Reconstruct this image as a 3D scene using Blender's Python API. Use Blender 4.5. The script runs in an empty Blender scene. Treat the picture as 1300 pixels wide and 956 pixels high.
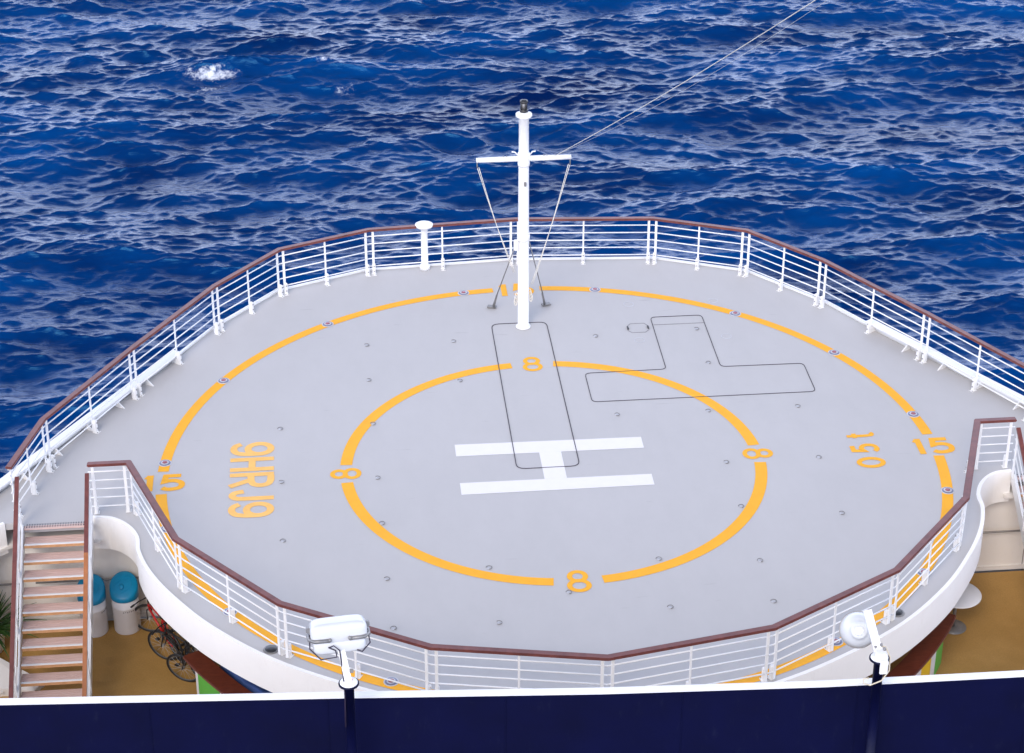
import bpy, bmesh, math, random
import numpy as np
from mathutils.geometry import tessellate_polygon
from mathutils import Vector, Matrix, Euler
R = math.radians
random.seed(4)
scn = bpy.context.scene
COL = scn.collection
SEA_Z = -25.0

# ------------------------------------------------------------------ materials
def newmat(name):
    m = bpy.data.materials.new(name); m.use_nodes = True
    nt = m.node_tree; b = nt.nodes['Principled BSDF']
    return m, nt, b
def lk(nt, a, b): nt.links.new(a, b)
def noise(nt, scale, detail=4, rough=.55, vec=None, dim='3D'):
    n = nt.nodes.new('ShaderNodeTexNoise'); n.inputs['Scale'].default_value = scale
    n.inputs['Detail'].default_value = detail; n.inputs['Roughness'].default_value = rough
    if vec is not None: lk(nt, vec, n.inputs['Vector'])
    return n
def ramp(nt, fac, stops):
    r = nt.nodes.new('ShaderNodeValToRGB'); e = r.color_ramp.elements
    while len(e) < len(stops): e.new(.5)
    for i, (p, c) in enumerate(stops): e[i].position = p; e[i].color = (*c, 1)
    lk(nt, fac, r.inputs['Fac']); return r
def wcoord(nt, scale=(1, 1, 1), rot=(0, 0, 0)):
    g = nt.nodes.new('ShaderNodeNewGeometry'); mp = nt.nodes.new('ShaderNodeMapping')
    mp.inputs['Scale'].default_value = scale; mp.inputs['Rotation'].default_value = rot
    lk(nt, g.outputs['Position'], mp.inputs['Vector']); return mp.outputs['Vector']
def bump(nt, b, h, strength=.3, dist=.01, prev=None):
    n = nt.nodes.new('ShaderNodeBump'); n.inputs['Strength'].default_value = strength
    n.inputs['Distance'].default_value = dist; lk(nt, h, n.inputs['Height'])
    if prev is not None: lk(nt, prev, n.inputs['Normal'])
    lk(nt, n.outputs['Normal'], b.inputs['Normal']); return n.outputs['Normal']
def painted(name, col, var=.06, rough=.4, scale=3.0, dirt=None, bumps=.08):
    m, nt, b = newmat(name)
    v = wcoord(nt)
    n = noise(nt, scale, 6, .6, v)
    lo = tuple(c*(1-var) for c in col); hi = tuple(min(1, c*(1+var)) for c in col)
    r = ramp(nt, n.outputs['Fac'], [(.3, lo), (.7, hi)])
    out = r.outputs['Color']
    if dirt:
        n2 = noise(nt, 9, 8, .7, wcoord(nt, (1, 1, .35)))
        r2 = ramp(nt, n2.outputs['Fac'], [(.58, (0, 0, 0)), (.78, (1, 1, 1))])
        mx = nt.nodes.new('ShaderNodeMix'); mx.data_type = 'RGBA'
        mth = nt.nodes.new('ShaderNodeMath'); mth.operation = 'MULTIPLY'; mth.inputs[1].default_value = dirt[1]
        lk(nt, r2.outputs['Color'], mth.inputs[0]); lk(nt, mth.outputs[0], mx.inputs[0])
        lk(nt, out, mx.inputs[6]); mx.inputs[7].default_value = (*dirt[0], 1); out = mx.outputs[2]
    lk(nt, out, b.inputs['Base Color'])
    b.inputs['Roughness'].default_value = rough
    n3 = noise(nt, 60, 3, .5, v); bump(nt, b, n3.outputs['Fac'], bumps, .004)
    return m

M = {}
M['white'] = painted('white_paint', (.76, .745, .72), .03, .35, 2.5, ((.50, .40, .30), .25))
M['white_clean'] = painted('white_gloss_paint', (.77, .76, .745), .02, .3, 2)
M['cream'] = painted('cream_bulkhead_paint', (.80, .76, .71), .03, .5, 1.2, ((.45, .38, .30), .25))
M['fascia'] = painted('fascia_paint', (.87, .84, .80), .02, .4, 1.5, ((.55, .46, .36), .22))
M['navy'] = painted('navy_paint', (.0012, .002, .024), .2, .5, 1.4, ((.03, .035, .06), .25))
M['navy'].node_tree.nodes['Principled BSDF'].inputs['Specular IOR Level'].default_value = .2
M['seam'] = painted('dark_seam', (.05, .045, .06), .1, .8, 5)
M['seam_pale'] = painted('pale_seam', (.24, .235, .24), .1, .8, 5)
M['steel'] = painted('grey_steel', (.24, .23, .22), .15, .4, 9)
M['steel'].node_tree.nodes['Principled BSDF'].inputs['Metallic'].default_value = .4
M['dark'] = painted('dark_metal', (.02, .02, .022), .2, .4, 9)
M['black'] = painted('black_rubber', (.014, .014, .015), .2, .55, 9)
M['blue'] = painted('turquoise_plastic', (.0, .25, .47), .08, .4, 4)
M['bluetarp'] = painted('blue_tarpaulin', (.03, .075, .25), .2, .55, 4, bumps=.4)
M['barrel'] = painted('white_drum_plastic', (.84, .83, .84), .03, .45, 4)
M['red'] = painted('red_bike_paint', (.55, .02, .02), .1, .3, 4)
M['silver'] = painted('silver_bike_paint', (.5, .5, .5), .1, .3, 4)
M['green'] = painted('green_panel_paint', (.10, .42, .06), .06, .45, 3)
M['yellow'] = painted('yellow_panel_paint', (.80, .50, .02), .06, .45, 3)
M['panelwhite'] = painted('white_panel_paint', (.72, .70, .68), .04, .5, 3)
M['soil'] = painted('potting_soil', (.05, .035, .02), .3, .9, 20)
M['rimgrey'] = painted('pale_grey_ring', (.50, .50, .53), .1, .5, 9)
M['lensblue'] = painted('blue_light_ring', (.16, .17, .25), .2, .3, 20)
M['lensred'] = painted('red_light_lens', (.30, .10, .12), .2, .25, 20)
M['rope'] = painted('white_rope', (.66, .62, .54), .1, .8, 30)
M['cable'] = painted('black_cable', (.03, .02, .04), .1, .5, 30)
M['cablecream'] = painted('cream_cable', (.60, .52, .38), .1, .5, 30)
M['hull'] = painted('hull_white', (.72, .72, .73), .03, .4, .4, ((.4, .3, .22), .3))
M['acrylic'] = painted('milky_lamp_cover', (.60, .60, .59), .02, .2, 4)
M['tabletop'] = painted('white_table_top', (.82, .80, .79), .03, .3, 4)
M['redmark'] = painted('red_sticker', (.6, .02, .08), .03, .4, 4)

def wood(name, c1, c2, rough=.35, axis=(1, 1, 1), scale=6):
    m, nt, b = newmat(name)
    v = wcoord(nt, axis)
    n = noise(nt, scale, 8, .65, v)
    r = ramp(nt, n.outputs['Fac'], [(.3, c1), (.7, c2)])
    lk(nt, r.outputs['Color'], b.inputs['Base Color']); b.inputs['Roughness'].default_value = rough
    n2 = noise(nt, 1.3, 4, .6); lk(nt, wcoord(nt), n2.inputs['Vector'])
    rr = nt.nodes.new('ShaderNodeMapRange'); rr.inputs[3].default_value = rough*.75; rr.inputs[4].default_value = rough*1.4
    lk(nt, n2.outputs['Fac'], rr.inputs[0]); lk(nt, rr.outputs[0], b.inputs['Roughness'])
    bump(nt, b, n.outputs['Fac'], .1, .004)
    return m
M['teak'] = wood('varnished_handrail', (.105, .030, .028), (.20, .060, .048), .33)
M['teak_light'] = wood('orange_handrail', (.30, .10, .035), (.46, .17, .06), .4)
M['rimdark'] = painted('dull_wheel_rim', (.12, .12, .12), .2, .4, 9)
M['mahogany'] = wood('mahogany_counter', (.085, .018, .010), (.16, .036, .018), .3, (1, 3, 1))
M['tread'] = wood('stair_tread_wood', (.56, .38, .32), (.72, .53, .47), .6, (1.5, 26, 2), 2)
M['treadedge'] = wood('stair_tread_edge', (.46, .22, .09), (.62, .33, .16), .6, (2, 2, 2), 4)

# helideck grey non-skid paint
def deckmat():
    m, nt, b = newmat('grey_helideck_paint')
    v = wcoord(nt)
    big = noise(nt, .35, 5, .6, v)
    r = ramp(nt, big.outputs['Fac'], [(.25, (.448, .432, .424)), (.75, (.472, .454, .446))])
    mid = noise(nt, 2.2, 8, .7, wcoord(nt, (1, .45, 1), (0, 0, .3)))
    r2 = ramp(nt, mid.outputs['Fac'], [(.35, (.98, .98, .98)), (.65, (1.015, 1.015, 1.015))])
    mx = nt.nodes.new('ShaderNodeMix'); mx.data_type = 'RGBA'; mx.blend_type = 'MULTIPLY'; mx.inputs[0].default_value = 1
    lk(nt, r.outputs['Color'], mx.inputs[6]); lk(nt, r2.outputs['Color'], mx.inputs[7])
    # scuffs
    sc = noise(nt, 5, 3, .5, wcoord(nt, (.25, 2.2, 1), (0, 0, .7)))
    r3 = ramp(nt, sc.outputs['Fac'], [(.70, (1, 1, 1)), (.78, (.86, .85, .85))])
    mx2 = nt.nodes.new('ShaderNodeMix'); mx2.data_type = 'RGBA'; mx2.blend_type = 'MULTIPLY'; mx2.inputs[0].default_value = 1
    lk(nt, mx.outputs[2], mx2.inputs[6]); lk(nt, r3.outputs['Color'], mx2.inputs[7])
    lk(nt, mx2.outputs[2], b.inputs['Base Color'])
    b.inputs['Roughness'].default_value = .62; b.inputs['Specular IOR Level'].default_value = .3
    f = noise(nt, 110, 2, .5, v); p = bump(nt, b, f.outputs['Fac'], .25, .006)
    g = noise(nt, .8, 3, .5, v); bump(nt, b, g.outputs['Fac'], .2, .03, p)
    return m
M['deck'] = deckmat()
def linemat(name, c, wear=.08):
    m, nt, b = newmat(name)
    v = wcoord(nt)
    n = noise(nt, 3.5, 8, .7, v)
    r = ramp(nt, n.outputs['Fac'], [(.3, tuple(x*(1-wear) for x in c)), (.7, tuple(min(1, x*(1+wear*.5)) for x in c))])
    lk(nt, r.outputs['Color'], b.inputs['Base Color']); b.inputs['Roughness'].default_value = .65; b.inputs['Specular IOR Level'].default_value = .25
    f = noise(nt, 110, 2, .5, v); bump(nt, b, f.outputs['Fac'], .2, .005)
    return m
M['yline'] = linemat('yellow_line_paint', (.88, .405, .018))
M['yletter'] = linemat('faded_yellow_paint', (.88, .49, .13), .12)
M['wline'] = linemat('white_line_paint', (.76, .73, .72), .03)
def floormat():
    m, nt, b = newmat('ochre_deck_covering')
    v = wcoord(nt)
    n = noise(nt, 1.2, 7, .65, v); r = ramp(nt, n.outputs['Fac'], [(.3, (.37, .205, .050)), (.7, (.47, .270, .078))])
    n2 = noise(nt, 40, 3, .6, v); r2 = ramp(nt, n2.outputs['Fac'], [(.3, (.85, .85, .85)), (.7, (1.12, 1.12, 1.12))])
    mx = nt.nodes.new('ShaderNodeMix'); mx.data_type = 'RGBA'; mx.blend_type = 'MULTIPLY'; mx.inputs[0].default_value = 1
    lk(nt, r.outputs['Color'], mx.inputs[6]); lk(nt, r2.outputs['Color'], mx.inputs[7]); lk(nt, mx.outputs[2], b.inputs['Base Color'])
    b.inputs['Roughness'].default_value = .7; bump(nt, b, n2.outputs['Fac'], .4, .01)
    return m
M['floor'] = floormat()
def leafmat():
    m, nt, b = newmat('glossy_leaf')
    n = noise(nt, 4, 3, .5, wcoord(nt)); r = ramp(nt, n.outputs['Fac'], [(.3, (.02, .055, .012)), (.7, (.06, .13, .03))])
    lk(nt, r.outputs['Color'], b.inputs['Base Color']); b.inputs['Roughness'].default_value = .35
    return m
M['leaf'] = leafmat()

def seamat():
    m, nt, b = newmat('sea_water')
    v = wcoord(nt)
    # upwelling blue of deep water, varied slightly by drifting patches
    big = noise(nt, .12, 5, .6, wcoord(nt, (.5, 1, 1)))
    r = ramp(nt, big.outputs['Fac'], [(.32, (.0, .008, .058)), (.68, (.0, .042, .175))])
    at = nt.nodes.new('ShaderNodeAttribute'); at.attribute_name = 'foam'
    fn = noise(nt, 2.4, 10, .85, v)
    fn2 = nt.nodes.new('ShaderNodeMath'); fn2.operation = 'ADD'
    lk(nt, at.outputs['Fac'], fn2.inputs[0]); lk(nt, fn.outputs['Fac'], fn2.inputs[1])
    fr = ramp(nt, fn2.outputs[0], [(.94, (0, 0, 0)), (1.0, (1, 1, 1))])
    # ramp clamps at 1: shift the sum down first
    sh = nt.nodes.new('ShaderNodeMath'); sh.operation = 'MULTIPLY'; sh.inputs[1].default_value = .62
    lk(nt, fn2.outputs[0], sh.inputs[0]); lk(nt, sh.outputs[0], fr.inputs['Fac'])
    fr.color_ramp.elements[0].position = .56; fr.color_ramp.elements[1].position = .68
    mx = nt.nodes.new('ShaderNodeMix'); mx.data_type = 'RGBA'
    lk(nt, fr.outputs['Color'], mx.inputs[0]); lk(nt, r.outputs['Color'], mx.inputs[6]); mx.inputs[7].default_value = (.72, .74, .78, 1)
    lk(nt, mx.outputs[2], b.inputs['Base Color'])
    gust = noise(nt, .09, 4, .6, wcoord(nt, (.45, 1, 1), (0, 0, -.15)))
    mr = nt.nodes.new('ShaderNodeMapRange'); mr.inputs[1].default_value = .35; mr.inputs[2].default_value = .65
    mr.inputs[3].default_value = .05; mr.inputs[4].default_value = .16
    lk(nt, gust.outputs['Fac'], mr.inputs[0])
    mr2 = nt.nodes.new('ShaderNodeMix'); mr2.data_type = 'FLOAT'
    lk(nt, fr.outputs['Color'], mr2.inputs[0]); lk(nt, mr.outputs[0], mr2.inputs[2]); mr2.inputs[3].default_value = .8
    lk(nt, mr2.outputs[0], b.inputs['Roughness'])
    b.inputs['IOR'].default_value = 1.34
    b.inputs['Specular Tint'].default_value = (.15, .6, 1.0, 1)
    b.inputs['Specular IOR Level'].default_value = .5
    # ripples: short-crested, stretched along the crests
    w1 = noise(nt, 1.7, 7, .66, wcoord(nt, (.16, 1.45, 1), (0, 0, .20)))
    p = bump(nt, b, w1.outputs['Fac'], 1.0, .045)
    w2 = noise(nt, 7.0, 5, .62, wcoord(nt, (.15, 1.0, 1), (0, 0, -.16)))
    st = nt.nodes.new('ShaderNodeMapRange'); st.inputs[1].default_value = .4; st.inputs[2].default_value = .62
    st.inputs[3].default_value = .25; st.inputs[4].default_value = 1.0
    lk(nt, gust.outputs['Fac'], st.inputs[0])
    n2 = nt.nodes.new('ShaderNodeBump'); n2.inputs['Distance'].default_value = .03
    lk(nt, st.outputs[0], n2.inputs['Strength']); lk(nt, w2.outputs['Fac'], n2.inputs['Height'])
    lk(nt, p, n2.inputs['Normal']); lk(nt, n2.outputs['Normal'], b.inputs['Normal'])
    return m
M['sea'] = seamat()

# ------------------------------------------------------------------ mesh builder
class MB:
    def __init__(s): s.bm = bmesh.new()
    def box(s, c, size, rot=None, bev=0.0):
        mt = Matrix.Translation(Vector(c))
        if rot is not None: mt = mt @ (rot if isinstance(rot, Matrix) else Euler(rot).to_matrix().to_4x4())
        r = bmesh.ops.create_cube(s.bm, size=1, matrix=mt @ Matrix.Diagonal((*size, 1)))
        if bev:
            es = list({e for v in r['verts'] for e in v.link_edges})
            bmesh.ops.bevel(s.bm, geom=es, offset=bev, segments=2, affect='EDGES')
        return s
    def beam(s, a, b, w, h, up=(0, 0, 1)):
        a, b = Vector(a), Vector(b); d = b-a; L = d.length; d.normalize()
        up = Vector(up); x = d.cross(up)
        if x.length < 1e-5: x = d.cross(Vector((0, 1, 0)))
        x.normalize(); z = x.cross(d)
        mt = Matrix((x, d, z)).transposed().to_4x4(); mt.translation = (a+b)/2
        bmesh.ops.create_cube(s.bm, size=1, matrix=mt @ Matrix.Diagonal((w, L, h, 1)))
        return s
    def tube(s, pts, r, seg=8, closed=False, caps=True):
        pts = [Vector(p) for p in pts]; n = len(pts); rings = []
        rr = r if isinstance(r, (list, tuple)) else [r]*n
        prev = None
        for i, p in enumerate(pts):
            if closed: t = (pts[(i+1) % n]-pts[i-1]).normalized()
            else:
                t = Vector((0, 0, 0))
                if i > 0: t += (p-pts[i-1]).normalized()
                if i < n-1: t += (pts[i+1]-p).normalized()
                t.normalize()
            if prev is None:
                x = t.cross(Vector((0, 0, 1)))
                if x.length < 1e-3: x = t.cross(Vector((0, 1, 0)))
            else: x = prev - t*prev.dot(t)
            x.normalize(); prev = x; y = t.cross(x)
            rings.append([s.bm.verts.new(p+(x*math.cos(2*math.pi*k/seg)+y*math.sin(2*math.pi*k/seg))*rr[i]) for k in range(seg)])
        m = n if closed else n-1
        for i in range(m):
            A, B = rings[i], rings[(i+1) % n]
            for k in range(seg):
                f = s.bm.faces.new((A[k], A[(k+1) % seg], B[(k+1) % seg], B[k])); f.smooth = True
        if not closed and caps:
            s.bm.faces.new(list(reversed(rings[0]))); s.bm.faces.new(rings[-1])
        return s
    def lathe(s, prof, c=(0, 0, 0), seg=24, mt=None):
        c = Vector(c); rings = []
        for (r, z) in prof:
            ring = []
            for k in range(seg):
                a = 2*math.pi*k/seg; v = Vector((r*math.cos(a), r*math.sin(a), z))
                if mt is not None: v = mt @ v
                ring.append(s.bm.verts.new(v+c))
            rings.append(ring)
        for A, B in zip(rings, rings[1:]):
            for k in range(seg):
                f = s.bm.faces.new((A[k], A[(k+1) % seg], B[(k+1) % seg], B[k])); f.smooth = True
        s.bm.faces.new(list(reversed(rings[0]))); s.bm.faces.new(rings[-1])
        return s
    def pillow(s, c, half, rot, e=.32, nu=40, nv=20):
        sg = lambda v: math.copysign(abs(v)**e, v); rings = []; c = Vector(c)
        for i in range(1, nv):
            ph = -math.pi/2+math.pi*i/nv; ring = []
            for k in range(nu):
                a = 2*math.pi*k/nu
                v = Vector((half[0]*sg(math.cos(ph))*sg(math.cos(a)), half[1]*sg(math.cos(ph))*sg(math.sin(a)), half[2]*math.copysign(abs(math.sin(ph))**.6, ph)))
                ring.append(s.bm.verts.new(c+(rot @ v)))
            rings.append(ring)
        for A, B in zip(rings, rings[1:]):
            for k in range(nu):
                f = s.bm.faces.new((A[k], A[(k+1) % nu], B[(k+1) % nu], B[k])); f.smooth = True
        s.bm.faces.new(list(reversed(rings[0]))); s.bm.faces.new(rings[-1])
        return s
    def prism(s, poly, z0, z1):
        lo = [s.bm.verts.new((x, y, z0)) for x, y in poly]; hi = [s.bm.verts.new((x, y, z1)) for x, y in poly]
        n = len(poly)
        for i in range(n): s.bm.faces.new((lo[i], lo[(i+1) % n], hi[(i+1) % n], hi[i]))
        for t in tessellate_polygon([[Vector((x, y, 0)) for x, y in poly]]):
            s.bm.faces.new([hi[i] for i in t]); s.bm.faces.new([lo[i] for i in reversed(t)])
        return s
    def sheet(s, poly, z):
        f = s.bm.faces.new([s.bm.verts.new((x, y, z)) for x, y in poly]); bmesh.ops.triangulate(s.bm, faces=[f]); return s
    def wall(s, path, th, z0, z1, closed=False):
        """vertical ribbon with thickness th along a 2D path (mitred)"""
        L, Rr = offset_path(path, th/2, closed); n = len(path)
        rings = [[s.bm.verts.new((*L[i], z0)), s.bm.verts.new((*Rr[i], z0)), s.bm.verts.new((*Rr[i], z1)), s.bm.verts.new((*L[i], z1))] for i in range(n)]
        for i in range(n if closed else n-1):
            A, B = rings[i], rings[(i+1) % n]
            for k in range(4): s.bm.faces.new((A[k], A[(k+1) % 4], B[(k+1) % 4], B[k]))
        if not closed: s.bm.faces.new(list(reversed(rings[0]))); s.bm.faces.new(rings[-1])
        return s
    def build(s, name, mat, parent=None, loc=None):
        bmesh.ops.recalc_face_normals(s.bm, faces=s.bm.faces)
        me = bpy.data.meshes.new(name); s.bm.to_mesh(me); s.bm.free()
        me.materials.append(M[mat] if isinstance(mat, str) else mat)
        o = bpy.data.objects.new(name, me); COL.objects.link(o)
        if parent is not None: o.parent = parent
        if loc is not None: o.location = loc
        return o
def offset_path(path, d, closed=False):
    P = [Vector(p) for p in path]; n = len(P); L, Rr = [], []
    for i in range(n):
        if closed or 0 < i < n-1:
            a = (P[i]-P[i-1]).normalized(); b = (P[(i+1) % n]-P[i]).normalized()
        elif i == 0: a = b = (P[1]-P[0]).normalized()
        else: a = b = (P[-1]-P[-2]).normalized()
        na = Vector((-a.y, a.x)); nb = Vector((-b.y, b.x)); m = (na+nb).normalized()
        k = d/max(.35, m.dot(na)); L.append(tuple(P[i]+m*k)); Rr.append(tuple(P[i]-m*k))
    return L, Rr
def tag(o, label=None, cat=None, group=None, kind=None):
    if label: o['label'] = label
    if cat: o['category'] = cat
    if group: o['group'] = group
    if kind: o['kind'] = kind
    return o
def empty(name, loc, rz=0):
    o = bpy.data.objects.new(name, None); o.location = loc; o.rotation_euler.z = rz; o.empty_display_size = .2
    COL.objects.link(o); return o
def copy_tree(o, parent=None):
    c = o.copy(); COL.objects.link(c); c.parent = parent
    for ch in list(o.children): copy_tree(ch, c)
    return c
def pol(r, az): return (r*math.cos(R(az)), r*math.sin(R(az)))
def smooth_path(pts, k=6):
    out = []; n = len(pts)
    for i in range(n-1):
        p0 = Vector(pts[max(0, i-1)]); p1 = Vector(pts[i]); p2 = Vector(pts[i+1]); p3 = Vector(pts[min(n-1, i+2)])
        for j in range(k):
            t = j/k
            out.append(tuple(.5*((2*p1)+(p2-p0)*t+(2*p0-5*p1+4*p2-p3)*t*t+(3*p1-p0-3*p2+p3)*t**3)))
    out.append(tuple(pts[-1])); return out

# ------------------------------------------------------------------ helideck outline
S_R = [(8.72, -1.10), (8.36, -1.17), (8.05, -1.45), (7.85, -1.86), (7.79, -2.35), (7.56, -3.02), (7.13, -3.80), (6.42, -4.78),
       (5.38, -5.80), (4.14, -6.62), (2.92, -7.22), (1.5, -7.66), (0, -7.82)]
front = smooth_path(S_R + [(-x, y) for x, y in reversed(S_R[:-1])], 5)      # right to left across the aft edge
aft_left = [(-8.73, -1.27), (-9.96, -1.27), (-10.15, -1.14)] + smooth_path([(-10.32, -1.16), (-10.68, -1.45), (-10.95, -2.0), (-11.1, -3.2), (-11.8, -3.6), (-12.5, -3.4)], 4)
back_l = [(-10.68, -.35), (-8.35, 3.42), (-7.4, 4.95), (-6.72, 6.17), (-5.28, 7.88), (-3.28, 8.73)]
outline = front + aft_left + back_l + [(.05, 8.96)] + [(-x, y) for x, y in reversed(back_l)] + [(-x, y) for x, y in reversed(aft_left)]
deck = MB().prism(outline, -.14, 0).build('deck', 'deck'); tag(deck, 'light grey painted round helideck over the bow', kind='structure')
# fascia of the aft edge with a thin raised lip
fp = offset_path(front, .045)[0]
MB().wall(front, .07, -.66, .03).build('fascia', 'fascia', deck)
for s in (-1, 1):
    pth = [(s*abs(x), y) for x, y in aft_left[3:]]
    MB().wall(pth, .07, -.62, .03).build('fascia', 'fascia', deck)
lp = [(-7.46, 4.98), (-6.74, 6.19), (-5.29, 7.91), (-3.29, 8.76)]
lp = lp + [(.05, 8.99)] + [(-x, y) for x, y in reversed(lp)]
MB().wall(lp, .06, -.3, .035).build('edge_lip', 'white', deck)
# inner coaming foot: pale line at inner foot of rail
# underside
MB().prism([(x*.985, y*.985) for x, y in outline], -.52, -.46).build('underside', 'cream', deck)

# painted markings ------------------------------------------------
def ring(r0, r1, a0, a1, z, mat, name='painted_ring', cut=None):
    n = max(3, int((a1-a0)/2)); mb = MB(); prev = None
    for i in range(n+1):
        a = a0+(a1-a0)*i/n
        p = mb.bm.verts.new((*pol(r0, a), z)); q = mb.bm.verts.new((*pol(r1, a), z))
        if prev: mb.bm.faces.new((prev[0], prev[1], q, p))
        prev = (p, q)
    return mb.build(name, mat, deck)
for k in range(4):
    g0 = 8.0 if k % 2 == 0 else 6.5
    c0 = k*90; g = {0: 4.6, 90: 6.3, 180: 4.6, 270: 6.3}
    ring(3.88, 4.11, c0+g[c0 % 360], c0+90-g[(c0+90) % 360], .004, 'yline')
    g2 = {0: 3.1, 90: 4.0, 180: 3.1, 270: 4.0}
    ring(7.39, 7.60, c0+g2[c0 % 360], c0+90-g2[(c0+90) % 360], .004, 'yline')
hb = MB()
hb.sheet([(-1.85, .44), (1.83, .42), (1.83, .84), (-1.85, .88)], .004)
hb.sheet([(-1.85, -.96), (1.83, -.94), (1.83, -.55), (-1.85, -.54)], .004)
hb.sheet([(-.23, -.542), (.20, -.548), (.20, .427), (-.23, .431)], .004)
hb.build('letter_h', 'wline', deck)

def ell(cx, cy, rx, ry, n=28): return [(cx+rx*math.cos(2*math.pi*k/n), cy+ry*math.sin(2*math.pi*k/n)) for k in range(n)]
def arc(pts, k=5): return smooth_path(pts, k)
GLYPH = {
 '8': [(ell(.5, .755, .41, .245), True), (ell(.5, .265, .5, .265), True)],
 '0': [(ell(.5, .5, .5, .5), True)],
 '9': [(ell(.5, .69, .5, .31), True), (arc([(1, .66), (.99, .36), (.86, .10), (.52, 0), (.18, .05), (0, .20)]), False)],
 'H': [([(0, -.08), (0, 1.08)], False), ([(1, -.08), (1, 1.08)], False), ([(.1, .5), (.9, .5)], False)],
 'R': [([(0, -.08), (0, 1.08)], False), ([(.1, 1)]+arc([(.55, 1), (.86, .93), (.99, .74), (.86, .55), (.55, .48)])+[(.1, .48)], False), ([(.5, .45), (1.0, -.08)], False)],
 'J': [([(1, 1.08)]+arc([(1, .34), (.92, .10), (.55, 0), (.16, .08), (0, .30)]), False)],
 '5': [([(.93, 1), (.14, 1), (.06, .56)]+arc([(.30, .63), (.62, .63), (.92, .50), (1, .31), (.88, .10), (.5, 0), (.18, .02), (-.02, .13)]), False)],
 '1': [([(1, -.10), (1, 1.10)], False), ([(.9, .98), (.0, .80)], False)],
 't': [([(.35, 1.05)]+arc([(.35, .25), (.45, .05), (.75, 0), (1, .06)]), False), ([(-.1, .74), (.95, .74)], False)]}
def glyph(ch, cx, cy, w, h, t, rot, mat, name='numeral', z=.005):
    mb = MB(); c, s_ = math.cos(rot), math.sin(rot)
    for k, (pts, closed) in enumerate(GLYPH[ch]):
        P = [(-w/2+t/2+x*(w-t), -h/2+t/2+y*(h-t)) for x, y in pts]
        L, Rr = offset_path(P, t/2, closed); n = len(P); zz = z+.0006*k
        f = lambda p: mb.bm.verts.new((cx+p[0]*c-p[1]*s_, cy+p[0]*s_+p[1]*c, zz))
        A = [f(p) for p in L]; B = [f(p) for p in Rr]
        for i in range(n if closed else n-1): mb.bm.faces.new((A[i], B[i], B[(i+1) % n], A[(i+1) % n]))
    return mb.build(name, mat, deck)
glyph('8', .0, -3.99, .44, .68, .095, 0, 'yline')
glyph('8', .0, 4.0, .42, .62, .09, 0, 'yline')
glyph('8', -4.0, 0, .40, .60, .09, R(90), 'yline')
glyph('8', 4.0, 0, .40, .60, .09, R(-90), 'yline')
for (x, y) in ((-7.44, 0), (7.49, -.04), (.0, 7.46), (.0, -7.46)):
    glyph('1', x-.31, y, .19, .60, .125, 0, 'yline'); glyph('5', x+.15, y, .48, .60, .12, 0, 'yline')
yy = 1.35
for ch, w_ in (('9', .52), ('H', .50), ('R', .54), ('J', .39), ('9', .53)):
    glyph(ch, -5.79, yy-w_/2, w_, .86, .135, R(-90), 'yletter', 'letter' if ch in 'HRJ' else 'numeral'); yy -= w_+.06
glyph('0', 6.12, -.535, .40, .57, .10, R(90), 'yline')
glyph('5', 6.12, .0, .33, .57, .10, R(90), 'yline')
glyph('t', 6.14, .49, .25, .58, .09, R(90), 'yline', 'letter')

# flush hatches: thin seams
def rounded(poly, r, k=4):
    out = []; n = len(poly)
    for i in range(n):
        p = Vector(poly[i]); a = (Vector(poly[i-1])-p).normalized(); b = (Vector(poly[(i+1) % n])-p).normalized()
        s, e = p+a*r, p+b*r
        for j in range(k+1):
            t = j/k; out.append(tuple((1-t)**2*s+2*t*(1-t)*p+t*t*e))
    return out
hm = [(-.70, 5.86), (.50, 5.86), (.50, -.13), (-.72, -.13)]
MB().wall(rounded(hm, .18), .016, -.01, .009, True).build('mast_hatch_seam', 'seam', deck)
T = [(2.78, 5.86), (3.91, 5.86), (3.91, 3.52), (5.66, 3.50), (5.66, 2.30), (1.05, 2.30), (1.05, 3.50), (2.76, 3.52)]
MB().wall(rounded(T, .12), .013, -.01, .009, True).build('hatch_seam', 'seam', deck)
MB().wall([(2.80, 5.50), (3.90, 5.50)], .010, -.01, .0085).build('hatch_seam', 'seam_pale', deck)
oc = [(2.30, 5.60), (2.60, 5.60), (2.67, 5.48), (2.67, 5.30), (2.58, 5.19), (2.28, 5.19), (2.21, 5.30), (2.21, 5.48)]
MB().wall(oc, .012, -.01, .007, True).build('hatch_seam', 'seam_pale', deck)
for x in (2.22, 2.66): MB().box((x, 5.39, .016), (.035, .12, .02), bev=.004).build('hatch_handle', 'dark', deck)
for (x, y) in ((2.40, 6.52), (2.39, 4.84), (4.28, 6.52), (4.27, 4.84)):
    MB().wall([(x+.11*math.cos(a*math.pi/10), y+.11*math.sin(a*math.pi/10)) for a in range(20)], .012, -.01, .006, True).build('round_cover_seam', 'rimgrey', deck)

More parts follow.
